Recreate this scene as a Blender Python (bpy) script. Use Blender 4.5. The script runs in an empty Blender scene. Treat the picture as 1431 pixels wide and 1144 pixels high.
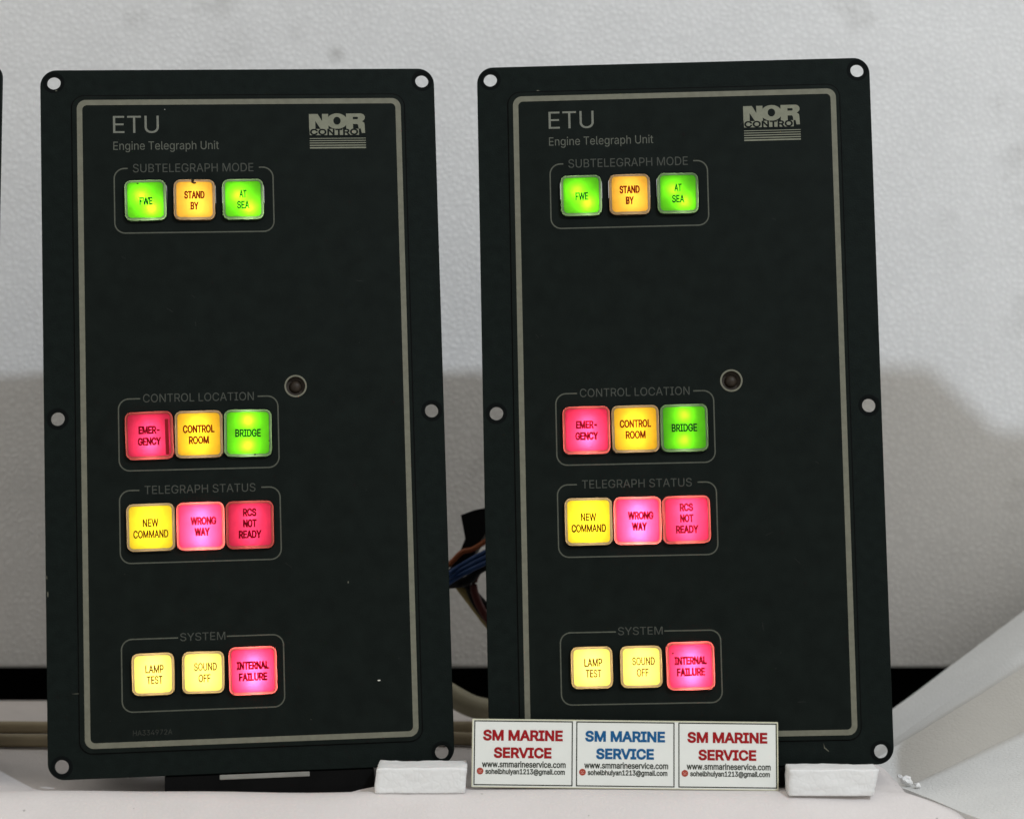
import bpy, bmesh, math, random, os
from mathutils import Vector, Matrix, noise
random.seed(7)
R = math.radians
sc = bpy.context.scene
col = sc.collection

# ------------------------------------------------------------------ camera
cd = bpy.data.cameras.new('camera')
cd.sensor_width = 36.0
cd.lens = 36.0 * 3000 / 1431
cd.clip_start = 0.01
cd.clip_end = 50
cd.dof.use_dof = True
cd.dof.focus_distance = 0.872
cd.dof.aperture_fstop = 9.0
cam = bpy.data.objects.new('camera', cd)
cam.location = (0, -0.9, 0.1785)
cam.rotation_euler = (R(90 - 2.0), 0, 0)
col.objects.link(cam)
sc.camera = cam

# ------------------------------------------------------------------ light
w = bpy.data.worlds.new('World')
sc.world = w
w.use_nodes = True
bg = w.node_tree.nodes['Background']
# the pale room around the table: bright ceiling, dimmer towards the floor
_n, _l = w.node_tree.nodes, w.node_tree.links
_tc = _n.new('ShaderNodeTexCoord'); _sx = _n.new('ShaderNodeSeparateXYZ'); _mr = _n.new('ShaderNodeMapRange')
_l.new(_tc.outputs['Generated'], _sx.inputs[0]); _l.new(_sx.outputs['Z'], _mr.inputs['Value'])
_mr.inputs['From Min'].default_value = -0.3; _mr.inputs['From Max'].default_value = 0.8
_mr.inputs['To Min'].default_value = 0.30; _mr.inputs['To Max'].default_value = 0.98
_l.new(_mr.outputs[0], bg.inputs[1])
bg.inputs[0].default_value = (1.0, 0.96, 0.885, 1)
ld = bpy.data.lights.new('room_lamp', 'AREA')
ld.shape = 'DISK'
ld.size = 0.042
ld.energy = 10.6
ld.color = (0.80, 0.89, 1.0)
lamp = bpy.data.objects.new('room_lamp', ld)
lamp.location = (0.633, -1.10, 1.052)
lamp.rotation_euler = (Vector((0, 0.05, 0.1)) - lamp.location).to_track_quat('-Z', 'Y').to_euler()
col.objects.link(lamp)
vs = sc.view_settings
vs.view_transform = 'Standard'
vs.look = 'None'
vs.exposure = 0
vs.gamma = 1
vs.use_curve_mapping = False
sc.cycles.max_bounces = 8
sc.cycles.use_denoising = True
sc.cycles.sample_clamp_indirect = 4
sc.cycles.use_light_tree = True

# ------------------------------------------------------------------ materials
def new_mat(name):
    m = bpy.data.materials.new(name)
    m.use_nodes = True
    return m, m.node_tree.nodes, m.node_tree.links

def plain(name, c, rough=0.6, spec=0.3, var=0.0, vscale=200.0, bump=0.0, bscale=800.0, metal=0.0, c2=None):
    m, n, l = new_mat(name)
    b = n['Principled BSDF']
    b.inputs['Base Color'].default_value = (*c, 1)
    b.inputs['Roughness'].default_value = rough
    b.inputs['Specular IOR Level'].default_value = spec
    b.inputs['Metallic'].default_value = metal
    tc = n.new('ShaderNodeTexCoord')
    if var or c2:
        t = n.new('ShaderNodeTexNoise')
        t.inputs['Scale'].default_value = vscale
        t.inputs['Detail'].default_value = 5
        l.new(tc.outputs['Object'], t.inputs['Vector'])
        r = n.new('ShaderNodeValToRGB')
        r.color_ramp.elements[0].position = 0.3
        r.color_ramp.elements[1].position = 0.7
        a = c2 or tuple(x * (1 - var) for x in c)
        bb = c if c2 else tuple(min(1, x * (1 + var)) for x in c)
        r.color_ramp.elements[0].color = (*a, 1)
        r.color_ramp.elements[1].color = (*bb, 1)
        l.new(t.outputs['Fac'], r.inputs[0])
        l.new(r.outputs[0], b.inputs['Base Color'])
    if bump:
        t2 = n.new('ShaderNodeTexNoise')
        t2.inputs['Scale'].default_value = bscale
        t2.inputs['Detail'].default_value = 3
        l.new(tc.outputs['Object'], t2.inputs['Vector'])
        bm = n.new('ShaderNodeBump')
        bm.inputs['Strength'].default_value = bump
        bm.inputs['Distance'].default_value = 0.0005
        l.new(t2.outputs['Fac'], bm.inputs['Height'])
        l.new(bm.outputs[0], b.inputs['Normal'])
    return m

def foam(name, c, cell=0.0042, strength=0.5, stain=0.0, dist=0.0007, seam=0.97, spots=(), specks=False):
    """expanded polystyrene: fused beads with dark seams, dents and a few grey smudges"""
    m, n, l = new_mat(name)
    b = n['Principled BSDF']
    b.inputs['Roughness'].default_value = 0.75
    b.inputs['Specular IOR Level'].default_value = 0.2
    tc = n.new('ShaderNodeTexCoord')
    wn = n.new('ShaderNodeTexNoise')
    wn.inputs['Scale'].default_value = 0.5 / cell
    l.new(tc.outputs['Object'], wn.inputs['Vector'])
    wm = n.new('ShaderNodeVectorMath'); wm.operation = 'MULTIPLY_ADD'
    wm.inputs[1].default_value = (cell * .35,) * 3
    l.new(wn.outputs['Color'], wm.inputs[0]); l.new(tc.outputs['Object'], wm.inputs[2])
    v = n.new('ShaderNodeTexVoronoi')
    v.feature = 'DISTANCE_TO_EDGE'
    v.inputs['Scale'].default_value = 1 / cell
    l.new(wm.outputs[0], v.inputs['Vector'])
    big = n.new('ShaderNodeTexNoise')
    big.inputs['Scale'].default_value = 45
    big.inputs['Detail'].default_value = 6
    big.inputs['Roughness'].default_value = 0.65
    l.new(tc.outputs['Object'], big.inputs['Vector'])
    fine = n.new('ShaderNodeTexNoise')
    fine.inputs['Scale'].default_value = 900
    fine.inputs['Detail'].default_value = 4
    l.new(tc.outputs['Object'], fine.inputs['Vector'])
    h = n.new('ShaderNodeMath'); h.operation = 'MULTIPLY_ADD'
    h.inputs[1].default_value = 0.55
    dm = n.new('ShaderNodeMapRange'); dm.interpolation_type = 'SMOOTHSTEP'
    dm.inputs['From Min'].default_value = 0.0; dm.inputs['From Max'].default_value = 0.30
    l.new(v.outputs['Distance'], dm.inputs['Value'])
    l.new(dm.outputs[0], h.inputs[0])
    h2 = n.new('ShaderNodeMath'); h2.operation = 'MULTIPLY_ADD'
    h2.inputs[1].default_value = 0.15
    l.new(big.outputs['Fac'], h2.inputs[0])
    h3 = n.new('ShaderNodeMath'); h3.operation = 'MULTIPLY'
    h3.inputs[1].default_value = 0.25
    l.new(fine.outputs['Fac'], h3.inputs[0]); l.new(h3.outputs[0], h2.inputs[2])
    l.new(h2.outputs[0], h.inputs[2])
    bp = n.new('ShaderNodeBump')
    bp.inputs['Strength'].default_value = strength
    bp.inputs['Distance'].default_value = dist
    l.new(h.outputs[0], bp.inputs['Height'])
    l.new(bp.outputs[0], b.inputs['Normal'])
    # colour: slight mottling + seams a touch darker + sparse smudges
    r = n.new('ShaderNodeValToRGB')
    r.color_ramp.elements[0].position = 0.3
    r.color_ramp.elements[1].position = 0.75
    r.color_ramp.elements[0].color = (*[x * 0.93 for x in c], 1)
    r.color_ramp.elements[1].color = (*c, 1)
    l.new(big.outputs['Fac'], r.inputs[0])
    sm = n.new('ShaderNodeTexNoise')
    sm.inputs['Scale'].default_value = 13
    sm.inputs['Detail'].default_value = 7
    sm.inputs['Roughness'].default_value = 0.6
    l.new(tc.outputs['Object'], sm.inputs['Vector'])
    sr = n.new('ShaderNodeValToRGB')
    sr.color_ramp.elements[0].position = 0.60
    sr.color_ramp.elements[1].position = 0.78
    sr.color_ramp.elements[0].color = (0, 0, 0, 1)
    sr.color_ramp.elements[1].color = (stain, stain, stain, 1)
    l.new(sm.outputs['Fac'], sr.inputs[0])
    mx = n.new('ShaderNodeMix'); mx.data_type = 'RGBA'
    fac = sr.outputs[0]
    def add(sock):
        nonlocal fac
        q = n.new('ShaderNodeMath'); q.operation = 'MAXIMUM'
        l.new(fac, q.inputs[0]); l.new(sock, q.inputs[1]); fac = q.outputs[0]
    for (px, pz, rad, amt) in spots:                         # grey smudges rubbed into the sheet
        vd = n.new('ShaderNodeVectorMath'); vd.operation = 'DISTANCE'
        vd.inputs[1].default_value = (px, 0.17, pz)
        l.new(tc.outputs['Object'], vd.inputs[0])
        m1 = n.new('ShaderNodeMapRange')
        m1.inputs['From Min'].default_value = 0; m1.inputs['From Max'].default_value = rad
        m1.inputs['To Min'].default_value = amt; m1.inputs['To Max'].default_value = 0
        l.new(vd.outputs['Value'], m1.inputs['Value'])
        m2 = n.new('ShaderNodeMapRange')
        m2.inputs['From Min'].default_value = 0.42; m2.inputs['From Max'].default_value = 0.62
        l.new(big.outputs['Fac'], m2.inputs['Value'])
        m3 = n.new('ShaderNodeMath'); m3.operation = 'MULTIPLY'
        l.new(m1.outputs[0], m3.inputs[0]); l.new(m2.outputs[0], m3.inputs[1])
        add(m3.outputs[0])
    if specks:                                               # scattered dark grit
        vv = n.new('ShaderNodeTexVoronoi'); vv.inputs['Scale'].default_value = 90
        l.new(tc.outputs['Object'], vv.inputs['Vector'])
        lt = n.new('ShaderNodeMath'); lt.operation = 'LESS_THAN'; lt.inputs[1].default_value = 0.045
        l.new(vv.outputs['Distance'], lt.inputs[0])
        m4 = n.new('ShaderNodeMath'); m4.operation = 'MULTIPLY'; m4.inputs[1].default_value = 0.7
        l.new(lt.outputs[0], m4.inputs[0])
        add(m4.outputs[0])
    l.new(fac, mx.inputs['Factor'])
    l.new(r.outputs[0], mx.inputs['A'])
    mx.inputs['B'].default_value = (0.30, 0.29, 0.27, 1)
    vr = n.new('ShaderNodeMapRange')
    vr.inputs['From Min'].default_value = 0.16; vr.inputs['From Max'].default_value = 0.0
    vr.inputs['To Min'].default_value = 1.0; vr.inputs['To Max'].default_value = seam
    l.new(v.outputs['Distance'], vr.inputs['Value'])
    ml = n.new('ShaderNodeVectorMath'); ml.operation = 'SCALE'
    l.new(mx.outputs['Result'], ml.inputs[0]); l.new(vr.outputs[0], ml.inputs['Scale'])
    l.new(ml.outputs[0], b.inputs['Base Color'])
    return m

def cap(name, tint, body, var=0.12):
    """translucent moulded plastic, lit from behind by the bulbs in its socket"""
    m, n, l = new_mat(name)
    n.remove(n['Principled BSDF'])
    tr = n.new('ShaderNodeBsdfTranslucent')
    tc = n.new('ShaderNodeTexCoord')
    nz = n.new('ShaderNodeTexNoise')
    nz.inputs['Scale'].default_value = 260
    nz.inputs['Detail'].default_value = 4
    l.new(tc.outputs['Object'], nz.inputs['Vector'])
    r = n.new('ShaderNodeValToRGB')
    r.color_ramp.elements[0].position = 0.3
    r.color_ramp.elements[1].position = 0.65
    r.color_ramp.elements[0].color = (*[x * (1 - var) for x in tint], 1)
    r.color_ramp.elements[1].color = (*tint, 1)
    l.new(nz.outputs['Fac'], r.inputs[0])
    l.new(r.outputs[0], tr.inputs[0])
    pr = n.new('ShaderNodeBsdfPrincipled')
    pr.inputs['Base Color'].default_value = (*body, 1)
    pr.inputs['Roughness'].default_value = 0.35
    pr.inputs['Specular IOR Level'].default_value = 0.25
    ad = n.new('ShaderNodeMixShader')
    ad.inputs[0].default_value = 0.25
    l.new(tr.outputs[0], ad.inputs[1]); l.new(pr.outputs[0], ad.inputs[2])
    l.new(ad.outputs[0], n['Material Output'].inputs[0])
    return m

SMUDGES = [(-0.1864, 0.3342, 0.0085, 0.75), (-0.0871, 0.3172, 0.006, 0.5), (-0.1059, 0.3285, 0.006, 0.4), (0.2151, 0.2337, 0.009, 0.4), (0.2377, 0.2946, 0.003, 0.5), (-0.1368, 0.3229, 0.012, 0.3), (-0.2438, 0.2486, 0.015, 0.25)]
M = {
 'wall': foam('white_bead_foam', (0.76, 0.76, 0.755), 0.0029, 0.5, 0.6, 0.0007, 0.91, SMUDGES),
 'table': foam('white_foam_top', (0.65, 0.612, 0.600), 0.0020, 0.25, 0.35, 0.0005, 0.985, (), True),
 'slab': foam('white_foam_slab', (0.61, 0.61, 0.595), 0.0022, 0.25, 0.3, 0.0006, 0.985),
 'block': foam('white_foam_block', (0.76, 0.76, 0.75), 0.0026, 0.2, 0.08, 0.0006, 0.97),
 'dark': plain('black_backing', (0.004, 0.004, 0.004), 0.9, 0.05, 0.2),
 'desk': plain('grey_desk', (0.5, 0.48, 0.45), 0.7, 0.2, 0.1, 30),
 'plate': plain('black_painted_plate', (0.0056, 0.0086, 0.0076), 0.55, 0.045, 0.16, 260, 0.25, 1500),
 'overlay': plain('black_printed_overlay', (0.0060, 0.0086, 0.0074), 0.5, 0.045, 0.16, 130, 0.12, 1800),
 'housing': plain('black_housing', (0.003, 0.003, 0.003), 0.7, 0.05, 0.2, 100),
 'sliver': plain('dull_grey', (0.20, 0.195, 0.175), 0.5, 0.3, 0.1, 300),
 'hole': plain('hole_shade', (0.003, 0.004, 0.004), 0.6, 0.04),
 'line': plain('pale_grey_print', (0.145, 0.143, 0.108), 0.6, 0.15, 0.10, 400),
 'title': plain('grey_title_print', (0.150, 0.156, 0.130), 0.6, 0.15, 0.10, 600),
 'faint': plain('dim_grey_print', (0.052, 0.056, 0.047), 0.6, 0.15, 0.14, 700),
 'fine': plain('dim_line_print', (0.075, 0.08, 0.062), 0.6, 0.15, 0.12, 700),
 'ghost': plain('very_faint_print', (0.030, 0.032, 0.027), 0.6, 0.1, 0.2, 900),
 'logo': plain('pale_logo_print', (0.178, 0.182, 0.135), 0.6, 0.15, 0.08, 500),
 'socket': plain('grey_socket', (0.30, 0.30, 0.30), 0.8, 0.1),
 'lensdark': plain('dark_brown_lens', (0.030, 0.022, 0.015), 0.5, 0.2, 0.3, 500),
 'slot': plain('dark_red_slot', (0.24, 0.0, 0.004), 0.5, 0.2),
 'grime': plain('dark_grime', (0.02, 0.012, 0.008), 0.7, 0.1),
 'chip': plain('bare_metal_chip', (0.55, 0.54, 0.48), 0.5, 0.4),
 'scuff': plain('faint_scuff', (0.10, 0.10, 0.075), 0.6, 0.2),
 'card': plain('white_card', (0.70, 0.715, 0.675), 0.45, 0.3, 0.02, 120),
 'cardedge': plain('pale_card_edge', (0.55, 0.54, 0.40), 0.6, 0.2, 0.06, 300),
 'red_ink': plain('red_ink', (0.29, 0.002, 0.005), 0.5, 0.2, 0.08, 900),
 'blue_ink': plain('blue_ink', (0.003, 0.085, 0.23), 0.5, 0.2, 0.08, 900),
 'black_ink': plain('black_ink', (0.018, 0.022, 0.012), 0.5, 0.2),
 'icon': plain('brick_red_ink', (0.34, 0.05, 0.03), 0.5, 0.2),
 'icon_line': plain('pale_pink_ink', (0.62, 0.30, 0.26), 0.5, 0.2),
 'cable': plain('beige_cable', (0.30, 0.25, 0.16), 0.5, 0.3, 0.15, 60),
 'pale_cable': plain('pale_cable', (0.30, 0.28, 0.20), 0.55, 0.3, 0.12, 60),
 'w_black': plain('black_wire', (0.006, 0.006, 0.007), 0.6, 0.15),
 'w_blue': plain('blue_wire', (0.012, 0.045, 0.15), 0.45, 0.3),
 'w_red': plain('dark_red_wire', (0.075, 0.012, 0.010), 0.5, 0.3),
 'w_yellow': plain('yellowish_wire', (0.30, 0.24, 0.09), 0.5, 0.3),
 'w_orange': plain('orange_wire', (0.26, 0.07, 0.02), 0.5, 0.3),
 'w_grey': plain('grey_wire', (0.32, 0.32, 0.29), 0.5, 0.3),
}
CAPS = {
 'green': (cap('green_cap', (0.17, 0.84, 0.006), (0.05, 0.25, 0.03)), cap('green_cap_rim', (0.20, 0.32, 0.13), (0.16, 0.18, 0.14)), plain('green_key_ink', (0.004, 0.035, 0.010), 0.6, 0.05)),
 'amber': (cap('amber_cap', (0.98, 0.50, 0.045), (0.4, 0.2, 0.03)), cap('amber_cap_rim', (0.36, 0.24, 0.12), (0.18, 0.16, 0.12)), plain('amber_key_ink', (0.16, 0.010, 0.001), 0.6, 0.05)),
 'yellow': (cap('yellow_cap', (0.98, 0.70, 0.022), (0.4, 0.32, 0.03)), cap('yellow_cap_rim', (0.36, 0.25, 0.12), (0.18, 0.16, 0.12)), plain('yellow_key_ink', (0.08, 0.018, 0.001), 0.6, 0.05)),
 'straw': (cap('straw_cap', (0.98, 0.82, 0.13), (0.5, 0.42, 0.15)), cap('straw_cap_rim', (0.40, 0.27, 0.11), (0.2, 0.17, 0.12)), plain('straw_key_ink', (0.11, 0.035, 0.002), 0.6, 0.05)),
 'red': (cap('red_cap', (0.97, 0.042, 0.130), (0.35, 0.02, 0.03)), cap('red_cap_rim', (0.56, 0.11, 0.09), (0.22, 0.05, 0.045)), plain('red_key_ink', (0.16, 0.0, 0.006), 0.6, 0.05)),
}

# ------------------------------------------------------------------ mesh helpers
def link(name, me, m, parent=None):
    o = bpy.data.objects.new(name, me)
    if m is not None:
        me.materials.clear(); me.materials.append(m)
    col.objects.link(o)
    if parent is not None:
        o.parent = parent
    return o

def tag(o, label=None, cat=None, group=None, kind=None):
    if label: o['label'] = label
    if cat: o['category'] = cat
    if group: o['group'] = group
    if kind: o['kind'] = kind
    return o

def mesh_of(verts, faces, smooth=False, s=1.0):
    me = bpy.data.meshes.new('m')
    me.from_pydata([tuple(c * s for c in v) for v in verts], [], faces)
    bm = bmesh.new(); bm.from_mesh(me)
    bmesh.ops.recalc_face_normals(bm, faces=bm.faces)
    bm.to_mesh(me); bm.free()
    if smooth:
        for p in me.polygons: p.use_smooth = True
    return me

def rrect(x0, y0, x1, y1, r, n=8):
    """rounded rectangle outline, counter-clockwise"""
    pts = []
    for cx, cy, a0 in ((x1 - r, y1 - r, 0), (x0 + r, y1 - r, 90), (x0 + r, y0 + r, 180), (x1 - r, y0 + r, 270)):
        for i in range(n + 1):
            a = R(a0 + 90 * i / n)
            pts.append((cx + r * math.cos(a), cy + r * math.sin(a)))
    return pts

def circle(cx, cy, r, n=32):
    return [(cx + r * math.cos(2 * math.pi * i / n), cy + r * math.sin(2 * math.pi * i / n)) for i in range(n)]

def flat_curve(outlines, z0, z1, bevel=0.0):
    """filled 2-D outlines (holes allowed), extruded from z0 to z1, in mm -> mesh in m"""
    cu = bpy.data.curves.new('c', 'CURVE')
    cu.dimensions = '2D'; cu.fill_mode = 'BOTH'
    for pts in outlines:
        sp = cu.splines.new('POLY')
        sp.points.add(len(pts) - 1)
        for p, q in zip(sp.points, pts): p.co = (q[0], q[1], 0, 1)
        sp.use_cyclic_u = True
    cu.extrude = max(0.0, (z1 - z0) / 2 - bevel)
    cu.bevel_depth = bevel; cu.bevel_resolution = 2 if bevel else 0
    if bevel: cu.offset = -bevel
    o = bpy.data.objects.new('c', cu); col.objects.link(o)
    dg = bpy.context.evaluated_depsgraph_get()
    me = bpy.data.meshes.new_from_object(o.evaluated_get(dg))
    bpy.data.objects.remove(o); bpy.data.curves.remove(cu)
    me.transform(Matrix.Translation((0, 0, (z0 + z1) / 2)))
    me.transform(Matrix.Scale(0.001, 4))
    return me

def sheet(outlines, z):
    """printed flat shapes at height z"""
    return flat_curve(outlines, z - 0.02, z + 0.02)

def stroke(pts, wd, closed=False):
    """outline of a line of width wd through pts -> (outer, inner) or a single ring"""
    n = len(pts); L, Rr = [], []
    for i in range(n):
        if closed:
            a, b = Vector(pts[i - 1]), Vector(pts[(i + 1) % n])
        else:
            a, b = Vector(pts[max(0, i - 1)]), Vector(pts[min(n - 1, i + 1)])
        d = (b - a).normalized(); q = Vector((-d.y, d.x)) * wd / 2
        L.append(tuple(Vector(pts[i]) + q)); Rr.append(tuple(Vector(pts[i]) - q))
    return ([L, Rr] if closed else [L + Rr[::-1]])

FONT = None
try:
    fp = os.path.join(bpy.utils.system_resource('DATAFILES'), 'fonts', 'Inter.woff2')
    if os.path.exists(fp): FONT = bpy.data.fonts.load(fp)
except Exception:
    FONT = None

_glyphs = {}
def text_outline(body):
    """closed outlines of a line of lettering at size 1"""
    if body in _glyphs: return _glyphs[body]
    cu = bpy.data.curves.new('t', 'FONT')
    cu.body = body; cu.size = 1.0
    if FONT: cu.font = FONT
    o = bpy.data.objects.new('t', cu); col.objects.link(o)
    dg = bpy.context.evaluated_depsgraph_get()
    cv = o.to_curve(dg)
    outs = []
    for sp in cv.splines:
        pts = []
        if sp.type == 'BEZIER':
            bp = sp.bezier_points; n = len(bp)
            for k in range(n):
                a, b = bp[k], bp[(k + 1) % n]
                p0, p1, p2, p3 = a.co, a.handle_right, b.handle_left, b.co
                straight = (p1 - p0).cross(p3 - p0).length < 1e-5 and (p2 - p0).cross(p3 - p0).length < 1e-5
                m = 1 if straight else 6
                for q in range(m):
                    t = q / m; u = 1 - t
                    c = u ** 3 * p0 + 3 * u * u * t * p1 + 3 * u * t * t * p2 + t ** 3 * p3
                    pts.append((c.x, c.y))
        else:
            pts = [(p.co.x, p.co.y) for p in sp.points]
        cl = []
        for p in pts:
            if not cl or (abs(p[0] - cl[-1][0]) + abs(p[1] - cl[-1][1])) > 1e-4: cl.append(p)
        if len(cl) > 2 and (abs(cl[0][0] - cl[-1][0]) + abs(cl[0][1] - cl[-1][1])) < 1e-4: cl.pop()
        if len(cl) > 2: outs.append(cl)
    o.to_curve_clear(); bpy.data.objects.remove(o); bpy.data.curves.remove(cu)
    tot = sum(area2(p) for p in outs)
    if tot < 0: outs = [p[::-1] for p in outs]
    _glyphs[body] = outs
    return outs

def area2(p):
    return sum(p[i - 1][0] * p[i][1] - p[i][0] * p[i - 1][1] for i in range(len(p)))

def grow(p, d):
    """move an outline outwards by d (counter-clockwise = solid)"""
    n = len(p); out = []
    for i in range(n):
        a, b, c = Vector(p[i - 1]), Vector(p[i]), Vector(p[(i + 1) % n])
        e1 = (b - a).normalized(); e2 = (c - b).normalized()
        n1 = Vector((e1.y, -e1.x)); n2 = Vector((e2.y, -e2.x))
        m = n1 + n2
        if m.length < 1e-6: m = n1.copy()
        m.normalize()
        k = d / max(0.45, m.dot(n1))
        out.append((b.x + m.x * k, b.y + m.y * k))
    return out

def fill(outs):
    """triangulate outlines, keeping what lies inside by the winding number"""
    from mathutils.geometry import delaunay_2d_cdt
    vs_, es = [], []
    for p in outs:
        b = len(vs_)
        vs_ += [Vector(q) for q in p]
        es += [(b + i, b + (i + 1) % len(p)) for i in range(len(p))]
    v2, _e, f2, *_ = delaunay_2d_cdt(vs_, es, [], 0, 1e-6)
    def wind(x, y):
        wn = 0
        for p in outs:
            for i in range(len(p)):
                (ax, ay), (bx, by) = p[i - 1], p[i]
                if (ay <= y) != (by <= y):
                    xx = ax + (y - ay) / (by - ay) * (bx - ax)
                    if xx > x: wn += 1 if by > ay else -1
        return wn
    keep = []
    for f in f2:
        cx = sum(v2[i].x for i in f) / len(f); cy = sum(v2[i].y for i in f) / len(f)
        if wind(cx, cy) > 0: keep.append(tuple(f))
    return [(v.x, v.y) for v in v2], keep

_fits = {}
def text_fit(body, x0, x1, ybase, ytop, z, bold=0.0, space=1.0, capref=None):
    """lettering squeezed to run from x0 to x1, its capitals from ybase up to ytop (mm); bold in mm each side"""
    key = (body, round(x1 - x0, 3), round(ytop - ybase, 3), bold, capref)
    if key not in _fits:
        outs = text_outline(body)
        ref = [y for p in text_outline(capref or 'H') for _x, y in p]
        xs = [x for p in outs for x, _y in p]
        a, b, c, d = min(xs), max(xs), min(ref), max(ref)
        wd, hd = x1 - x0 - 2 * bold, ytop - ybase - 2 * bold
        q = [[((x - a) / (b - a) * wd + bold, (y - c) / (d - c) * hd + bold) for x, y in p] for p in outs]
        if bold: q = [grow(p, bold) for p in q]
        _fits[key] = fill(q)
    vs_, fs = _fits[key]
    me = bpy.data.meshes.new('m')
    me.from_pydata([((x + x0) * .001, (y + ybase) * .001, z * .001) for x, y in vs_], [], fs)
    return me

def merge(meshes):
    bm = bmesh.new()
    for me in meshes:
        bm.from_mesh(me); bpy.data.meshes.remove(me)
    out = bpy.data.meshes.new('m'); bm.to_mesh(out); bm.free()
    return out

def loops(rects, cap_last=True, cap_first=False, s=0.001):
    """skin through equal-length outlines [(pts, z), ...]"""
    vs_, fs = [], []
    n = len(rects[0][0])
    for pts, z in rects: vs_ += [(p[0], p[1], z) for p in pts]
    for k in range(len(rects) - 1):
        for i in range(n):
            j = (i + 1) % n
            fs.append((k * n + i, k * n + j, (k + 1) * n + j, (k + 1) * n + i))
    if cap_last: fs.append(tuple(range((len(rects) - 1) * n, len(rects) * n)))
    if cap_first: fs.append(tuple(range(n)))
    return mesh_of(vs_, fs, False, s)

def tube(path, r, n=10, flat=1.0, up=Vector((0, 0, 1)), sub=6):
    """round (or flattened) cable through path points, Catmull-Rom smoothed, metres"""
    P = [Vector(p) for p in path]
    Q = []
    for i in range(len(P) - 1):
        p0, p1, p2, p3 = P[max(0, i - 1)], P[i], P[i + 1], P[min(len(P) - 1, i + 2)]
        for k in range(sub):
            t = k / sub
            Q.append(0.5 * ((2 * p1) + (p2 - p0) * t + (2 * p0 - 5 * p1 + 4 * p2 - p3) * t * t + (3 * p1 - p0 - 3 * p2 + p3) * t ** 3))
    Q.append(P[-1])
    vs_, fs = [], []
    for i, q in enumerate(Q):
        d = (Q[min(i + 1, len(Q) - 1)] - Q[max(i - 1, 0)]).normalized()
        a = d.cross(up)
        if a.length < 1e-4: a = d.cross(Vector((1, 0, 0)))
        a.normalize(); b = a.cross(d).normalized()
        for k in range(n):
            t = 2 * math.pi * k / n
            vs_.append(q + a * math.cos(t) * r + b * math.sin(t) * r * flat)
    for i in range(len(Q) - 1):
        for k in range(n):
            j = (k + 1) % n
            fs.append((i * n + k, i * n + j, (i + 1) * n + j, (i + 1) * n + k))
    fs.append(tuple(range(n))); fs.append(tuple(range((len(Q) - 1) * n, len(Q) * n)))
    return mesh_of(vs_, fs, True)

def box(x0, x1, y0, y1, z0, z1, bevel=0.0, seg=2):
    bm = bmesh.new()
    bmesh.ops.create_cube(bm, size=1)
    for v in bm.verts:
        v.co = Vector((x0 + (v.co.x + .5) * (x1 - x0), y0 + (v.co.y + .5) * (y1 - y0), z0 + (v.co.z + .5) * (z1 - z0)))
    if bevel:
        bmesh.ops.bevel(bm, geom=bm.edges[:], offset=bevel, segments=seg, affect='EDGES', profile=0.5)
    me = bpy.data.meshes.new('m'); bm.to_mesh(me); bm.free()
    return me

# ------------------------------------------------------------------ setting
tag(link('desk', box(-2.5, 2.5, -1.6, 1.2, -0.14, -0.10), M['desk']), kind='structure')
tag(link('gap_shade_board', box(-0.9, 0.9, 0.215, 0.235, -0.0995, 0.6), M['dark']), kind='structure')  # black board added, its colour standing in for the shaded gap under the sheet

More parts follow.
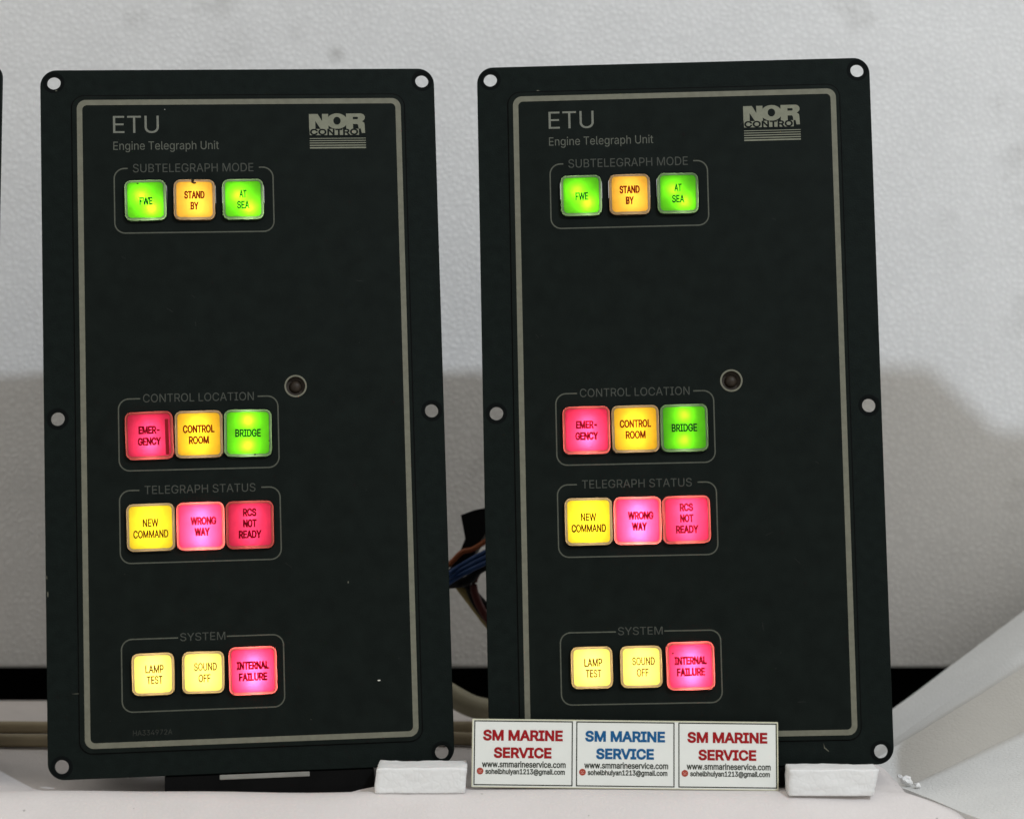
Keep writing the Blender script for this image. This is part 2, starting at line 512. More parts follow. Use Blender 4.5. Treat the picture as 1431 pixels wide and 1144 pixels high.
def foam_top():
    """sheet the panels stand on: flat top, rounded front edge that dips, sloping front face"""
    xs = [-0.9 + i * 0.010 for i in range(106)] + [0.1560]
    prof = [(0.146, -0.094), (0.146, -0.001), (0.1455, 0.0)] + [(0.14 - i * 0.012, 0.0) for i in range(13)] + [(-0.008, 0), (-0.013, 0), (-0.018, 0), (-0.024, 0), (-0.03, 0), (-0.036, 0), (-0.042, 0), (-0.047, 0), (-0.051, 0), (-0.054, 0), (-0.0565, 0)]
    prof += [(-0.059, 0.0), (-0.0615, 0.0), (-0.064, 0.0), (-0.0665, -0.0003), (-0.069, -0.0009), (-0.071, -0.0018), (-0.0735, -0.0032), (-0.080, -0.0075), (-0.090, -0.0150), (-0.105, -0.027), (-0.125, -0.045), (-0.16, -0.094)]
    vs_, fs = [], []
    nx = len(xs)
    for j, (y, z) in enumerate(prof):
        for i, x in enumerate(xs):
            front = max(0.0, min(1.0, (-y - 0.045) / 0.03))
            yy = y + front * 0.0022 * math.sin(x * 42 + 1.9) + front * 0.0012 * math.sin(x * 97)
            zz = z + (0.0006 * noise.noise(Vector((x * 14, y * 14, 3))) - 0.0004 if 0 < j < len(prof) - 1 and z > -0.09 else 0)
            sx = lambda a, b, t: max(0.0, min(1.0, (t - a) / (b - a))) ** 2 * (3 - 2 * max(0.0, min(1.0, (t - a) / (b - a))))
            dip = sx(-0.064, -0.057, y) * (1 - sx(-0.012, 0.02, y)) * (0.4 * sx(-0.215, -0.19, x) + 0.6 * sx(-0.165, -0.148, x)) * (1 - sx(-0.066, -0.055, x))
            zz -= 0.0042 * dip
            xx = x
            if i > nx - 6:                                   # right end spreads towards the front
                k = (i - (nx - 6)) / 5
                e = max(0.0, -y - 0.064)
                xx += k * e * 1.7 - k * 0.004 * max(0, min(1, (y + 0.02) / 0.1))
                xx += k * 0.0008 * noise.noise(Vector((y * 160, 2, 1)))
                if i == nx - 1: zz -= 0.0025
            vs_.append((xx, yy, zz))
    for j in range(len(prof) - 1):
        for i in range(nx - 1):
            a = j * nx + i
            fs.append((a, a + 1, a + nx + 1, a + nx))
    n0 = len(vs_)                                            # right side wall
    for j in range(len(prof)):
        v = vs_[j * nx + nx - 1]
        vs_.append((v[0] + 0.0005, v[1], -0.0995))
    for j in range(len(prof) - 1):
        fs.append((j * nx + nx - 1, n0 + j, n0 + j + 1, (j + 1) * nx + nx - 1))
    return mesh_of(vs_, fs, True)
tag(link('table', foam_top(), M['table']), kind='structure')

wall = link('foam_sheet', box(-0.75, 0.75, 0.170, 0.200, 0.0118, 0.62, 0.0015), M['wall'])
tag(wall, 'large white bead foam sheet standing upright as the backdrop behind the panels', 'foam sheet')
prop = [link('sheet_foot', box(x - .03, x + .03, 0.172, 0.198, -0.0995, 0.0117), M['dark'], wall) for x in (-0.6, 0.6)]

# tilted foam slab to the right: ridge lines run up to the right
def foam_slab():
    lines, K = [], 7
    for a, b in zip(SLAB_LINES, SLAB_LINES[1:]):
        for k in range(K):
            t = k / K
            lines.append([Vector(a[e]).lerp(Vector(b[e]), t) for e in (0, 1)])
    lines.append([Vector(e) for e in SLAB_LINES[-1]])
    vs_, fs = [], []
    N = 90
    for row, (pa, pb) in enumerate(lines):
        for i in range(N):
            t = -0.3 + i / (N - 1) * 3.6
            q = pa + (pb - pa) * t
            q += Vector((0, 0, 1)) * 0.0004 * noise.noise(q * 38 + Vector((7, 0, 0)))
            if row > 24 and t < 0.35:                        # crumbly broken corner
                q += noise.noise_vector(q * 330) * 0.0011 * (0.35 - t)
            vs_.append(q)
    R_ = len(lines)
    for j in range(R_ - 1):
        for i in range(N - 1):
            a = j * N + i
            fs.append((a, a + 1, a + N + 1, a + N))
    # skirts down to the desk
    def skirt(idx, out):
        b = len(vs_)
        for k in idx: vs_.append(Vector((vs_[k].x + out[0], vs_[k].y + out[1], -0.0995)))
        for k in range(len(idx) - 1): fs.append((idx[k], idx[k + 1], b + k + 1, b + k))
    skirt([i for i in range(N)], (0, 0.002))
    skirt([(R_ - 1) * N + i for i in range(N)], (0, -0.004))
    skirt([j * N for j in range(R_)], (0.001, 0))
    skirt([j * N + N - 1 for j in range(R_)], (0.001, 0))
    return mesh_of(vs_, fs, False)
SLAB_LINES = [
 ((0.17669, 0.090, 0.00514), (0.24541, 0.125, 0.04627)),
 ((0.16785, 0.040, 0.00059), (0.23047, 0.062, 0.03758)),
 ((0.16102, 0.005, 0.00294), (0.22479, 0.038, 0.03257)),
 ((0.16691, -0.022, -0.00546), (0.21879, 0.012, 0.00958)),
 ((0.15852, -0.042, -0.00417), (0.17911, -0.085, -0.00659)),
]
slab = link('foam_slab', foam_slab(), M['slab'])
tag(slab, 'white foam slab with ridged top and crumbly broken corner, tilted up beside the right panel', 'foam slab')

# unseen board added on the right, outline cut to shade the sheet and slab
ob = [(0.26826, 0.34522), (0.29342, 0.34466), (0.32015, 0.32005), (0.33722, 0.31921), (0.60, 0.3180), (0.60, -0.0995), (0.52, -0.0995),
      (0.52, 0.297), (0.1950, 0.0690), (0.1950, 0.0740), (0.2080, 0.1038), (0.445, 0.286), (0.40, 0.2640), (0.3378, 0.2520), (0.318, 0.2370), (0.285, 0.2100), (0.268, 0.195)]
n_ = len(ob)
me = mesh_of([(x, -0.105, z) for x, z in ob] + [(x + .003, -0.095, z + .003 * (z > 0)) for x, z in ob],
             [tuple(range(n_)), tuple(range(n_, 2 * n_))] + [(i, (i + 1) % n_, n_ + (i + 1) % n_, n_ + i) for i in range(n_)])
tag(link('shade_board', me, M['block']), 'unseen white board added beyond the right side, cut to cast shade', 'shade board')

# ------------------------------------------------------------------ panels
PANEL_Z = 0.6           # front of the printed overlay
def P(u, v):            # panel print coordinates (mm from the top left hole, v down) -> local
    return (u - 75.0, 280.0 - v)

COLS = (36.25, 55.9, 75.5)
ROWS = (49.45, 145.0, 181.8, 239.85)
SM, BG = 16.6, 19.0
# (row, col, size, colour, legend lines, bulbs [(dx, dy, power)], depth)
# bulbs: (dx, dy, brightness of the cap right over the bulb); last: distance of the bulbs behind the cap, mm
def spec():
    return [
     (0, 0, SM, 'green', [('FWE', 5.2, -0.4)], [(-1.8, 1.8, 8.5), (2.4, -3.4, 10)], 2.5),
     (0, 1, SM, 'amber', [('STAND', 8.2, 1.9), ('BY', 3.2, -2.6)], [(1.2, -3.0, 1.45), (-.5, 3.5, 1.0)], 6.0),
     (0, 2, SM, 'green', [('AT', 3.0, 2.2), ('SEA', 5.0, -2.4)], [(-2.0, 1.6, 8.5), (2.4, -3.6, 10)], 2.5),
     (1, 0, BG, 'red', [('EMER-', 8.4, 2.1), ('GENCY', 9.2, -2.5)], [(0.3, 2.8, 5.5), (0.3, -4.2, 9.5)], 3.7),
     (1, 1, BG, 'yellow2', [('CONTROL', 12.6, 2.1), ('ROOM', 8.0, -2.4)], [(-0.3, 3.8, 2.1), (-.2, -4.6, 2.1)], 5.4),
     (1, 2, BG, 'green', [('BRIDGE', 10.2, 0.0)], [(0, 5.0, 10.5), (-.3, -5.0, 10.5)], 2.5),
     (2, 0, BG, 'yellow', [('NEW', 6.2, 1.8), ('COMMAND', 13.8, -2.7)], [(0, 4.5, 1.5), (0, -4.0, 1.5)], 7.0),
     (2, 1, BG, 'red', [('WRONG', 10.2, 2.0), ('WAY', 6.0, -2.4)], [(0.3, 3.4, 10.0), (0.2, -5.0, 11.0)], 4.6),
     (2, 2, BG, 'red', [('RCS', 5.4, 4.9), ('NOT', 5.4, 0.5), ('READY', 9.0, -3.9)], [(0.3, 3.6, 7.0), (0.2, -5.2, 5.0)], 4.6),
     (3, 0, SM, 'straw', [('LAMP', 7.2, 2.0), ('TEST', 6.2, -2.3)], [(0, 3.5, 1.9), (0, -3.5, 1.9)], 7.0),
     (3, 1, SM, 'straw', [('SOUND', 9.0, 2.2), ('OFF', 4.8, -2.3)], [(0, 3.5, 1.9), (0, -3.5, 1.9)], 7.0),
     (3, 2, BG, 'red', [('INTERNAL', 12.8, 2.1), ('FAILURE', 11.2, -2.4)], [(0.3, 3.0, 9.5), (0.2, -4.4, 11.0)], 3.9),
    ]
BOLD = {'red': .185, 'amber': .155, 'yellow2': .15, 'yellow': .115, 'straw': .105, 'green': .125}
SHIFT = {'FWE': 0.2, 'RCS': 0.0, 'WRONG': 1.2, 'WAY': 0.6, 'LAMP': 0.6, 'TEST': 0.6, 'SOUND': 0.9, 'OFF': 0.5}

def make_panel(name, label, mat, serial, dim, dirty, tilts):
    root = bpy.data.objects.new('control_panel', None)
    root.empty_display_size = 0.03
    col.objects.link(root)
    root.matrix_world = mat
    tag(root, label, 'control panel', 'engine telegraph panels in a row')
    sp = spec()
    apert = []
    for (r, c, size, *_r) in sp:
        cx, cy = P(COLS[c], ROWS[r])
        h = size / 2 + 0.25
        apert.append(rrect(cx - h, cy - h, cx + h, cy + h, 2.9, 6))
    hs = [P(0, 0), P(150, 0), P(0, 137.3), P(150, 137.3), P(0, 274.9), P(150, 274.9)]
    x0, y1 = P(-5.4, -5.2); x1, y0 = P(155.0, 280.0)
    sens = P(95.0, 126.2)
    link('faceplate', flat_curve([rrect(x0, y0, x1, y1, 6.6, 10)] + [circle(a, b, 2.75) for a, b in hs] + apert + [circle(*sens, 3.9)], -2.6, 0.0, 0.28), M['plate'], root)
    for a, b in hs:                                          # flat ring round each hole, countersink shade put in as dark colour
        link('hole_shade_ring', flat_curve([circle(a, b, 4.3), circle(a + .0, b, 2.95)], -0.03, 0.07), M['hole'], root)
    # printed overlay sheet and its thin shadow groove
    ox0, oy1 = P(7.2, 5.8); ox1, oy0 = P(142.2, 270.1)
    link('overlay_sheet', flat_curve([rrect(ox0, oy0, ox1, oy1, 5.0, 8)] + apert + [circle(*sens, 3.9)], 0.02, PANEL_Z, 0.12), M['overlay'], root)
    link('groove', flat_curve([rrect(ox0 - .45, oy0 - .45, ox1 + .45, oy1 + .45, 5.4, 8), rrect(ox0 - .02, oy0 - .02, ox1 + .02, oy1 + .02, 5.0, 8)], 0.0, 0.05), M['housing'], root)
    z = PANEL_Z + 0.04
    ax0, ay1 = P(10.25, 8.5); ax1, ay0 = P(139.75, 267.2)
    link('border_line', sheet([rrect(ax0 - 1.1, ay0 - 1.1, ax1 + 1.1, ay1 + 1.1, 3.7, 8), rrect(ax0 + 1.1, ay0 + 1.1, ax1 - 1.1, ay1 - 1.1, 1.9, 8)], z), M['line'], root)
    # group outlines, open where the title sits
    for (l, r_, t, b, ga, gb) in ((23.75, 87.8, 35.9, 62.5, 29.2, 82.1), (24.1, 87.7, 130.0, 158.9, 32.8, 79.6), (24.0, 87.75, 166.8, 195.85, 31.9, 80.3), (23.9, 87.8, 225.9, 254.5, 46.2, 65.4)):
        lx, ty = P(l, t); rx, by = P(r_, b)
        pts = rrect(lx, by, rx, ty, 4.2, 8)
        i0 = 9                                               # start of the top left corner arc
        path = [(P(ga, 0)[0], ty)] + pts[i0:] + pts[:i0] + [(P(gb, 0)[0], ty)]
        link('group_outline', sheet(stroke(path, 0.52), z), M['fine'], root)
    def word(body, u0, u1, vb, vt, m, off=0.0, nm='lettering'):
        a = P(u0, vb); b = P(u1, vt)
        return link(nm, text_fit(body, a[0], b[0], a[1], b[1], z, off), m, root)
    word('ETU', 23.6, 42.0, 21.2, 14.15, M['title'], -0.03)
    word('Engine Telegraph Unit', 23.6, 66.1, 28.2, 24.8, M['title2'], 0.0)
    word('SUBTELEGRAPH MODE', 31.3, 79.9, 37.55, 34.1, M['faint'], 0.0)
    word('CONTROL LOCATION', 33.9, 78.1, 131.5, 128.2, M['faint'], 0.0)
    word('TELEGRAPH STATUS', 33.9, 78.0, 168.4, 165.1, M['faint'], 0.0)
    word('SYSTEM', 47.0, 64.8, 227.2, 224.1, M['faint'], 0.0)
    if serial: word('HA334972A', 27.9, 43.3, 263.75, 261.7, M['ghost'], 0.0)
    # emblem: NOR over CONTROL over five rules
    def q(pts): return [P(*p) for p in pts]
    shapes = [q([(103.0, 13.9), (106.6, 13.9), (108.35, 16.9), (108.35, 13.9), (110.9, 13.9), (110.9, 20.2), (107.7, 20.2), (105.55, 16.8), (105.55, 20.2), (103.0, 20.2)])]
    def ell(cx, cy, rx, ry, n=36): return [P(cx + rx * math.cos(2 * math.pi * i / n), cy + ry * math.sin(2 * math.pi * i / n)) for i in range(n)]
    m1 = sheet(shapes, z)
    m2 = sheet([ell(114.45, 16.95, 4.25, 3.25), ell(114.45, 16.8, 1.5, 1.65)], z + .005)
    bowl = [(118.2, 13.8), (124.2, 13.8)] + [(124.2 + 1.75 * math.sin(R(a)), 15.45 - 1.65 * math.cos(R(a))) for a in range(15, 180, 15)] + [(124.9, 17.2), (125.6, 17.7), (125.75, 18.6), (125.9, 22.0), (124.5, 22.0), (124.2, 20.3), (123.3, 20.2), (123.1, 18.6), (122.7, 18.2), (121.0, 18.2), (121.0, 20.2), (118.2, 20.2)]
    m3 = sheet([q(bowl), q([(121.0, 15.2), (122.9, 15.2), (123.2, 15.7), (122.9, 16.2), (121.0, 16.2)])], z + .01)
    link('logo_letters', merge([m1, m2, m3]), M['logo'], root)
    link('logo_band', sheet([q([(103.1, 20.2), (123.9, 20.2), (124.1, 22.75), (103.2, 22.75)])], z), M['logo'], root)
    a = P(103.3, 22.75); b = P(125.7, 20.15)
    link('logo_word', text_fit('CONTROL', a[0], b[0], a[1], b[1], z + .06, 0.16), M['overlay'], root)
    rules = []
    for v, wd in ((24.15, .30), (25.1, .34), (26.05, .40), (27.05, .46), (28.05, .58)):
        (xa, ya), (xb, yb) = P(103.1, v + wd / 2), P(126.1, v - wd / 2)
        rules.append(sheet([[(xa, ya), (xb, ya), (xb, yb), (xa, yb)]], z))
    link('logo_rules', merge(rules), M['logo'], root)
    # light sensor: pale ring, dark well with a small domed lens
    rg = link('sensor_ring', flat_curve([circle(*sens, 4.55), circle(*sens, 3.85)], PANEL_Z - .2, PANEL_Z + 0.25, 0.1), M['line'], root)
    link('sensor_well', loops([(circle(*sens, 3.88), 0.5), (circle(*sens, 3.85), -2.0), (circle(*sens, 1.5), -2.2)]), M['lensdark'], rg)
    dome = [(circle(sens[0], sens[1], 2.6 * math.cos(R(a)) + .01), -2.1 + 1.7 * math.sin(R(a))) for a in range(0, 91, 15)]
    dm = loops(dome)
    for p_ in dm.polygons: p_.use_smooth = True
    link('sensor_lens', dm, M['lensdark'], rg)
    # rear housing, a black foot added as shade, and a pale lip under the plate
    link('rear_housing', box(*[k * .001 for k in (-66, 66, 16, 232, -48, -10.2)], 0.002), M['housing'], root)
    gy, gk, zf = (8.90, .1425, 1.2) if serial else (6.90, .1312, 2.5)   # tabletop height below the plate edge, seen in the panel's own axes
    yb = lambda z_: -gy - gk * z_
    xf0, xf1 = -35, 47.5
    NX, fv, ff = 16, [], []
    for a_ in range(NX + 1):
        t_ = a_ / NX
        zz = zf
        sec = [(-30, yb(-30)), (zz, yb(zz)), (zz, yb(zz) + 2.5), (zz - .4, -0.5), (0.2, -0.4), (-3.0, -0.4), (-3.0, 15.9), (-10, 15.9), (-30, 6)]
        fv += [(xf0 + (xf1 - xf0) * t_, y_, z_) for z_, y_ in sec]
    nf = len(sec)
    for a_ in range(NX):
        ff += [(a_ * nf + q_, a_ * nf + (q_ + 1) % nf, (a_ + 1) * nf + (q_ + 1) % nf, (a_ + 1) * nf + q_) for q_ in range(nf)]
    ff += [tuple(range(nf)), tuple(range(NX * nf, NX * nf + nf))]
    link('shade_foot', mesh_of(fv, ff, False, .001), M['housing'], root)  # black shape added where only shade falls under the panel
    if serial:
        link('pale_sliver', box(*[k * .001 for k in (-13.5, 22, -2.3, -0.36, 0.9, 1.5)], 0.0003), M['sliver'], root)  # pale strip added for the lit foam glimpsed under the plate
    # push buttons
    for i, (r, c, size, colour, lines, bulbs, depth) in enumerate(sp):
        cx, cy = P(COLS[c], ROWS[r])
        k, dimset = 1.0, dim.get((r, c))
        if dimset: k = dimset
        cm = CAPS['amber2' if colour == 'yellow2' else colour]
        tilt = Matrix.Translation((cx * .001, cy * .001, 0)) @ Matrix.Rotation(R(tilts[i]), 4, 'Z')
        h = size / 2
        rr = 2.7
        prof = [(0, -2.0), (0, 2.5), (0.12, 2.8), (0.35, 3.0), (0.7, 3.05), (1.05, 2.95)]
        bm_ = loops([(rrect(-h + a_, -h + a_, h - a_, h - a_, max(.6, rr - a_), 6), z_) for a_, z_ in prof], cap_last=False)
        for p_ in bm_.polygons: p_.use_smooth = True
        btn = link('push_button', bm_, cm[1], root)
        btn.matrix_local = tilt
        lens_prof = [(1.05, 2.95), (1.4, 2.90), (2.2, 2.88)]
        ln = loops([(rrect(-h + a_, -h + a_, h - a_, h - a_, max(.5, rr - a_), 6), z_) for a_, z_ in lens_prof])
        link('lens', ln, cm[0], btn)
        hs_ = h - 0.22
        zb = -9.5
        top = 0.0 if colour == 'red' else 2.3
        sk = loops([(rrect(-hs_, -hs_, hs_, hs_, 2.5, 6), top), (rrect(-hs_, -hs_, hs_, hs_, 2.5, 6), zb)], cap_last=True)
        link('socket', sk, M['socket'], btn)
        words = []
        ch = 3.15
        for body, wd, dy in lines:
            s_ = SHIFT.get(body, 0)
            words.append(text_fit(body, s_ - wd / 2, s_ + wd / 2, dy - ch / 2, dy + ch / 2, 2.93, BOLD[colour]))
        link('legend', merge(words), cm[2], btn)
        for (dx, dy, pw) in bulbs:
            bl = bpy.data.lights.new('bulb', 'POINT')
            bl.energy = pw * k * 52.6 * (depth * .001) ** 2
            bl.color = (1.0, 0.97, 0.93)
            bl.shadow_soft_size = 0.0009
            bo = bpy.data.objects.new('bulb', bl)
            col.objects.link(bo)
            bo.parent = btn
            bo.location = (dx * .001, dy * .001, (2.8 - depth) * .001)
        if dirty and (r, c) == (1, 0):
            link('slot', sheet([rrect(6.3, -8.0, 7.7, 6.3, 0.3, 2)], 2.93), M['slot'], btn)
        if dirty and (r, c) == (0, 1):
            link('grime', sheet([[(-1.2, 8.1), (-1.2, 6.8), (-.2, 6.3), (.8, 6.5), (.7, 7.0), (-.2, 7.1), (0, 8.1)]], 3.3), M['grime'], btn)
        if dirty and (r, c) == (0, 0):
            link('grime', sheet([[(-3.4, 7.0), (-2.6, 7.0), (-2.5, 6.6), (-3.2, 6.5)]], 3.3), M['grime'], btn)
        if dirty and (r, c) == (1, 2):
            link('grime', sheet([[(2.2, -9.1), (3.1, -9.0), (3.0, -8.4), (2.4, -8.5)], [(8.0, -3.2), (8.5, -3.6), (8.7, -3.0)]], 3.3), M['grime'], btn)
        if not dirty and (r, c) == (3, 2):
            link('grime', sheet([[(-7.4, 5.0), (-6.9, 5.5), (-6.5, 5.3), (-6.9, 4.7)]], 3.3), M['grime'], btn)
    rd = random.Random(5 if dirty else 9)
    for _k in range(26):
        u, v_ = rd.uniform(12, 138), rd.uniform(10, 264)
        if u < 92 and (34 < v_ < 64 or 128 < v_ < 198 or 224 < v_ < 256 or v_ < 32): continue
        cx, cy = P(u, v_); a_ = rd.uniform(0, 3.14); le = rd.choice((.12, .15, .2, .9, 1.6)); wd = .12 if le < .5 else .05
        ca, sa = math.cos(a_), math.sin(a_)
        link('dust_fleck', sheet([[(cx + ca * le * e1 - sa * wd * e2, cy + sa * le * e1 + ca * wd * e2) for e1, e2 in ((-1, -1), (1, -1), (1, 1), (-1, 1))]], z), M['dust'], root)
    # paint chips
    if dirty:
        def chip(u, v, a, b, m, zz):
            cx, cy = P(u, v)
            rnd = random.Random(int(u * 7 + v))
            pts = [(cx + a * math.cos(t) * rnd.uniform(.6, 1), cy + b * math.sin(t) * rnd.uniform(.6, 1)) for t in [i * math.pi / 4 for i in range(8)]]
            return link('paint_chip', sheet([pts], zz), m, root)
        chip(125.5, 245.5, .75, .35, M['chip'], z); chip(114.2, 206.0, .3, .55, M['scuff'], z)
        chip(-4.6, 207.0, .25, 1.6, M['scuff'], .05); chip(-4.9, 200.5, .22, 1.0, M['scuff'], .05)
        chip(44.5, 11.6, .18, .18, M['chip'], z); chip(6.0, 246.5, 2.2, .12, M['scuff'], .05)
        chip(1.0, 3.4, .5, .25, M['scuff'], .08); chip(98, 260, .25, .15, M['scuff'], z)
    else:
        cx, cy = P(128.5, 273.5)
        link('paint_chip', sheet([[(cx - 1.2, cy + 2.2), (cx - .7, cy + .6), (cx + .9, cy - .9), (cx + .8, cy - 1.2), (cx - 1.0, cy + .2)]], .06), M['scuff'], root)
        cx, cy = P(19.5, 5.0)
        link('paint_chip', sheet([[(cx - .8, cy), (cx, cy + .2), (cx + .8, cy), (cx, cy - .2)]], .06), M['scuff'], root)
    return root

M['dust'] = plain('grey_dust', (0.035, 0.037, 0.034), 0.8, 0.1)
M['title2'] = plain('mid_grey_print', (0.088, 0.094, 0.075), 0.6, 0.15, 0.12, 700)
CAPS['amber2'] = (cap('deep_yellow_cap', (0.98, 0.53, 0.020), (0.4, 0.26, 0.03)), CAPS['amber'][1], CAPS['amber'][2])

def pm(rows, loc):
    m = Matrix(rows).to_4x4(); m.translation = Vector(loc); return m

ML = pm([[0.99368, -0.03366, 0.10712], [0.11079, 0.13865, -0.98413], [0.01827, 0.98977, 0.1415]], (-0.10242, -0.05351, 0.00492))
MR = pm([[0.99936, -0.01909, -0.03018], [-0.02743, 0.13061, -0.99105], [0.02286, 0.99125, 0.13]], (0.07135, -0.05387, 0.00692))
rot3 = Matrix.Rotation(R(-0.3), 4, 'Y') @ Matrix.Rotation(R(90 - 8.0), 4, 'X')
corner = rot3 @ Vector((0.080, 0.2852, 0))
M3 = Matrix.Translation(Vector((-0.21035, -0.010, 0.29096)) - corner) @ rot3

t1 = [0.8, -0.5, 0.4, 1.0, 0.2, -0.6, 0.5, 0.2, 0.0, 0.4, -0.3, 0.3]
t2 = [0.3, 0.1, -0.4, 0.1, 0.3, 0.2, 0.1, -0.2, 0.5, 0.2, 0.1, 0.6]
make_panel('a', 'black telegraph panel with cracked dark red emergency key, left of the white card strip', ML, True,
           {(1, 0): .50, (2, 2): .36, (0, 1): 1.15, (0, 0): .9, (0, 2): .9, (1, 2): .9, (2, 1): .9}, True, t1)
make_panel('b', 'black telegraph panel with clean bright keys standing behind the white card strip', MR, False,
           {(0, 0): .75, (0, 2): .62, (1, 2): .60, (1, 0): .85, (2, 2): .8, (0, 1): 1.0, (1, 1): 1.0, (2, 0): 1.2}, False, t2)
make_panel('c', 'black panel at the far left of which only a dark edge shows', M3, False, {}, False, t2)

# ------------------------------------------------------------------ foam blocks
def foam_block(x0, x1, y0, y1, z1, skew, seed):
    bm = bmesh.new()
    bmesh.ops.create_cube(bm, size=1)
    bmesh.ops.subdivide_edges(bm, edges=bm.edges[:], cuts=15, use_grid_fill=True)
    for v in bm.verts:
        p = v.co.copy()
        n = 0
        for k in range(3):                                   # soften the edges
            if abs(p[k]) > .49: n += 1
        if n >= 2: p *= 0.985
        x = x0 + (p.x + .5) * (x1 - x0); y = y0 + (p.y + .5) * (y1 - y0); zz = (p.z + .5) * z1
        x += skew[0] * (p.z + .5) if p.x < 0 else skew[1] * (p.z + .5)
        q = Vector((x, y, zz))
        d = noise.noise_vector(q * 190 + Vector((seed, 0, 0))) * 0.00034 + noise.noise_vector(q * 420 + Vector((0, seed, 0))) * 0.00026
        if zz < .0005: d.z = 0
        v.co = q + d
    for v in bm.verts: v.co.z = max(v.co.z, 0.0) - 0.0008
    me = bpy.data.meshes.new('m'); bm.to_mesh(me); bm.free()
    for p_ in me.polygons: p_.use_smooth = True
    return me
tag(link('foam_block', foam_block(-0.0540, -0.0185, -0.0665, -0.0505, 0.0100, (0.0012, 0.0008), 3), M['block']),
    'small white foam block propping the left panel, beside the card strip', 'foam block', 'foam blocks propping the panels')
tag(link('foam_block', foam_block(0.1075, 0.1405, -0.0712, -0.0590, 0.0104, (0.0002, 0.0022), 11), M['block']),
    'small white foam block propping the right panel, next to the tilted slab', 'foam block', 'foam blocks propping the panels')

# ------------------------------------------------------------------ card strip
S = 0.2817                                                   # mm per photo pixel at the strip
BLc, BRc = Vector((-0.01601, -0.0605, 0.0006)), Vector((0.10473, -0.0625, -0.0004))
TLc = Vector((-0.01609, -0.0555, 0.0265))
ex = (BRc - BLc).normalized(); ez = ex.cross((TLc - BLc)).normalized(); ey = ez.cross(ex)
mt = Matrix((ex, ey, ez)).transposed().to_4x4(); mt.translation = BLc
strip = bpy.data.objects.new('card_strip', None); strip.empty_display_size = 0.02
col.objects.link(strip); strip.matrix_world = mt
tag(strip, 'white strip of three printed name cards leaning on the right panel', 'card strip')
def Q(px, py): return ((px - 658.7) * S, (1099.0 - py) * S)   # strip pixels -> mm
x1, y1 = Q(1087.3, 1004.4)
link('base_card', flat_curve([rrect(0, 0, x1, y1, 0.35, 3)], -1.0, 0.0, 0.08), M['card'], strip)
link('card_edge', flat_curve([rrect(0.02, 0.02, x1 - .02, y1 - .02, 0.33, 3), rrect(.5, .4, x1 - .5, y1 - .5, 0.2, 2)], 0.0, 0.04), M['cardedge'], strip)
for i, ox in enumerate((0, 143.2, 286.2)):
    ink = M['blue_ink'] if i == 1 else M['red_ink']
    f0, f1 = Q(661.6 + ox, 1096.2), Q(800.0 + ox - (0.8 if i else 0), 1006.6)
    link('card_frame', sheet([rrect(f0[0], f0[1], f1[0], f1[1], .12, 2), rrect(f0[0] + .42, f0[1] + .42, f1[0] - .42, f1[1] - .42, .1, 2)], .06), M['black_ink'], strip)
    def ln(body, xa, xb, yb, yt, m, off, capref=None):
        a = Q(xa + ox, yb); b = Q(xb + ox, yt)
        return text_fit(body, a[0], b[0], a[1], b[1], .07, off, 1.0, capref)
    link('heading', merge([ln('SM MARINE', 674.3, 786.0, 1034.4, 1019.4, ink, 0.27), ln('SERVICE', 689.6, 770.4, 1058.4, 1043.6, ink, 0.27)]), ink, strip)
    link('web_address', ln('www.smmarineservice.com', 673.2, 790.3, 1071.3, 1064.7, M['black_ink'], 0.085, 'x'), M['black_ink'], strip)
    link('mail_address', ln('sohelbhuiyan1213@gmail.com', 678.0, 789.2, 1080.6, 1073.3, M['black_ink'], 0.085, 'h'), M['black_ink'], strip)
    cx, cy = Q(670.6 + ox, 1076.6)
    ic = link('mail_icon', sheet([circle(cx, cy, 4.7 * S, 24)], .065), M['icon'], strip)
    link('envelope', sheet([stroke([(cx - .65, cy + .4), (cx, cy - .1), (cx + .65, cy + .4)], .2)[0], stroke([(cx - .65, cy - .45), (cx + .65, cy - .45)], .16)[0]], .11), M['icon_line'], ic)

# ------------------------------------------------------------------ cables and wires
def cable(name, label, path, r, m, cat='wire', flat=1.0, n=10, up=(0, 0, 1), group=None):
    return tag(link(name, tube(path, r, n, flat, Vector(up)), m), label, cat, group)
cable('cable', 'beige cable lying on the foam behind the panels, farther of the pair',
      [(-0.45, 0.066, 0.0027), (-0.30, 0.062, 0.0027), (-0.20, 0.056, 0.0027), (-0.10, 0.060, 0.0027), (-0.03, 0.055, 0.003), (0.0, 0.060, 0.0027), (0.06, 0.075, 0.0027)], 0.0027, M['cable'], 'cable', group='beige cables behind the panels')
cable('cable', 'beige cable lying on the foam behind the panels, nearer of the pair',
      [(-0.45, 0.030, 0.0029), (-0.30, 0.032, 0.0029), (-0.20, 0.024, 0.0029), (-0.10, 0.034, 0.0029), (-0.03, 0.030, 0.0029), (0.0, 0.024, 0.0029), (0.06, 0.034, 0.0029)], 0.0029, M['cable'], 'cable', group='beige cables behind the panels')
cable('cable', 'thick pale cable curving down between the two lit panels',
      [(-0.075, 0.085, 0.036), (-0.05, 0.085, 0.026), (-0.030, 0.085, 0.0135), (-0.016, 0.085, 0.0065), (0.0, 0.087, 0.0053), (0.05, 0.095, 0.0053)], 0.0052, M['pale_cable'], 'cable')
def gap_point(px, py): return ((px - 715.5) * .00032, .10005 - (py - 712) * .000322)
rb = [gap_point(*p) for p in ((644, 719), (663, 712), (690, 707), (740, 704), (740, 728), (684, 736), (671, 756), (660, 779), (646, 800), (622, 826), (600, 838), (600, 815), (626, 796), (640, 776), (650, 752))]
nr = len(rb)
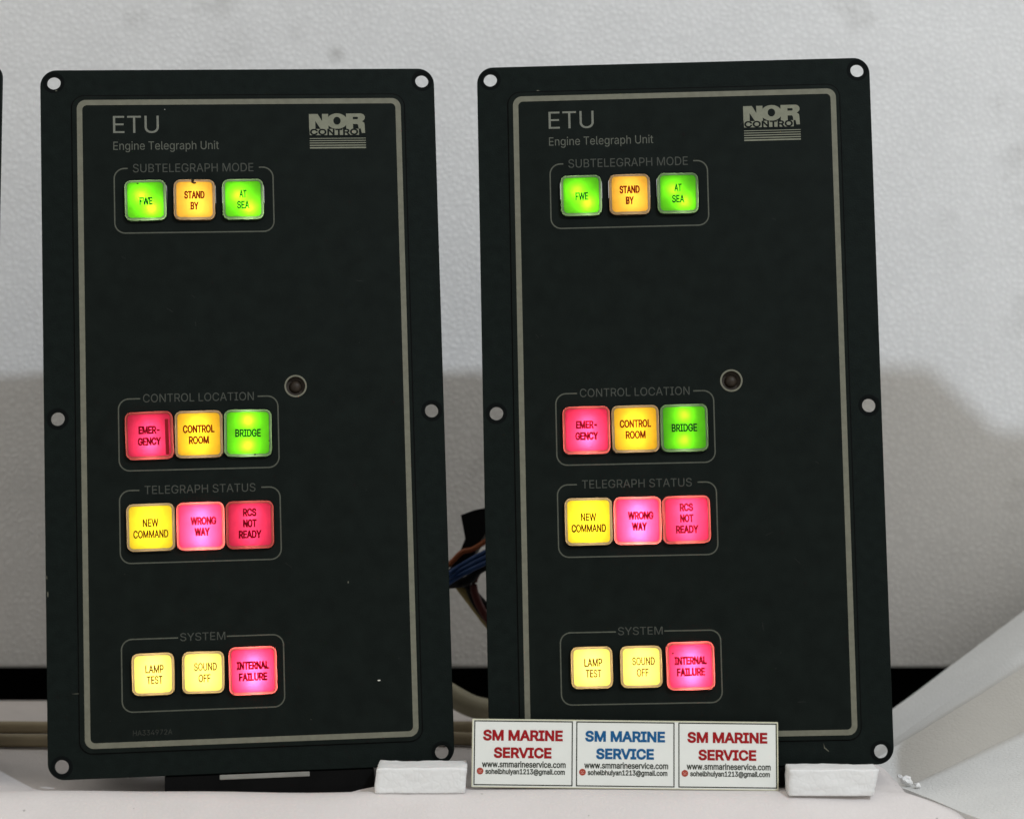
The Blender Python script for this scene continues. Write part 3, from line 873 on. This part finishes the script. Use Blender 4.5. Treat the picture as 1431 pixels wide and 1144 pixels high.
me = mesh_of([(x, .058 + .010 * max(0, -x - .018), z) for x, z in rb] + [(x, .0592 + .010 * max(0, -x - .018), z) for x, z in rb],
             [tuple(range(nr)), tuple(range(2 * nr - 1, nr - 1, -1))] + [(q, (q + 1) % nr, nr + (q + 1) % nr, nr + q) for q in range(nr)])
tag(link('ribbon_cable', me, M['w_black']), 'flat black ribbon cable above the blue wires between the panels', 'ribbon cable')
for k in range(3):
    dz = -0.0023 * k
    cable('wire', ['thin blue wire, topmost of three crossing the gap', 'thin blue wire, middle of three crossing the gap', 'thin blue wire, lowest of three crossing the gap'][k],
          [(0.03, 0.03, 0.086 + dz), (0.0, 0.050, 0.0865 + dz), (-0.0125, 0.052 - .001 * k, 0.0815 + dz), (-0.0200, 0.051 - .001 * k, 0.0775 + dz * .9), (-0.0275, 0.050, 0.0730 + dz * .9), (-0.040, 0.035, 0.066 + dz), (-0.056, 0.010, 0.062 + dz)], 0.00115, M['w_blue'], group='thin blue wires')
cable('wire', 'black wire under the blue wires',
      [(0.03, 0.03, 0.080), (0.0, 0.054, 0.078), (-0.0135, 0.057, 0.0745), (-0.0195, 0.056, 0.0690), (-0.0265, 0.055, 0.0675), (-0.05, 0.02, 0.07)], 0.0023, M['w_black'])
cable('wire', 'dark red wire bending down behind the right panel edge',
      [(0.02, 0.03, 0.088), (-0.004, 0.055, 0.084), (-0.0125, 0.058, 0.0765), (-0.0172, 0.058, 0.0680), (-0.0150, 0.058, 0.0585), (-0.0095, 0.058, 0.0490), (0.0, 0.055, 0.036), (0.03, 0.03, 0.030)], 0.0018, M['w_red'])
cable('wire', 'black wire running down beside the dark red wire',
      [(0.0, 0.06, 0.080), (-0.0150, 0.062, 0.0740), (-0.0195, 0.062, 0.0670), (-0.0165, 0.062, 0.0580), (-0.0105, 0.062, 0.0500), (0.0, 0.06, 0.040), (0.03, 0.035, 0.034)], 0.0017, M['w_black'])
cable('wire', 'yellowish wire sagging lowest in the gap between the panels',
      [(-0.055, 0.02, 0.082), (-0.040, 0.05, 0.077), (-0.0285, 0.063, 0.0705), (-0.0225, 0.064, 0.0635), (-0.0165, 0.064, 0.0555), (-0.0105, 0.064, 0.0480), (0.0, 0.06, 0.038), (0.03, 0.04, 0.030)], 0.0019, M['w_yellow'])
cable('wire', 'grey wire slanting just under the black ribbon cable',
      [(0.02, 0.045, 0.100), (-0.004, 0.062, 0.096), (-0.0120, 0.064, 0.0885), (-0.0180, 0.064, 0.0790), (-0.030, 0.060, 0.070), (-0.05, 0.03, 0.064)], 0.0013, M['w_grey'])

cable('wire', 'short orange wire running above the blue wires at the left edge of the gap',
      [(-0.055, 0.02, 0.066), (-0.040, 0.045, 0.070), (-0.0285, 0.0525, 0.0760), (-0.0225, 0.054, 0.0815), (-0.0170, 0.0555, 0.0830), (-0.004, 0.056, 0.090), (0.02, 0.04, 0.094)], 0.0012, M['w_orange'])
cable('wire', 'thin black wire tangled in front of the yellowish wire',
      [(-0.055, 0.02, 0.076), (-0.040, 0.045, 0.0725), (-0.0285, 0.059, 0.0690), (-0.0220, 0.060, 0.0665), (-0.0165, 0.060, 0.0625), (-0.0105, 0.060, 0.0560), (0.0, 0.057, 0.046), (0.03, 0.035, 0.040)], 0.0013, M['w_black'])

# crumbs of foam in the crevice between the table sheet and the slab
for k, (x, y, z, r_) in enumerate(((0.1604, -0.0345, -0.0022, .0024), (0.1636, -0.0400, -0.0030, .0012), (0.1585, -0.0285, -0.0018, .0010))):
    bm = bmesh.new()
    bmesh.ops.create_icosphere(bm, subdivisions=3, radius=r_)
    for v in bm.verts:
        v.co += v.co.normalized() * r_ * 0.55 * noise.noise(v.co / r_ * 1.3 + Vector((k * 3.1, 0, 0)))
        v.co.z *= 0.8
    me = bpy.data.meshes.new('m'); bm.to_mesh(me); bm.free()
    o = link('foam_crumb', me, M['block']); o.location = (x, y, z)
    tag(o, 'largest white foam crumb in the crevice by the tilted slab' if k == 0 else 'small white foam crumb in the crevice by the tilted slab', 'foam crumb', 'foam crumbs in the crevice')
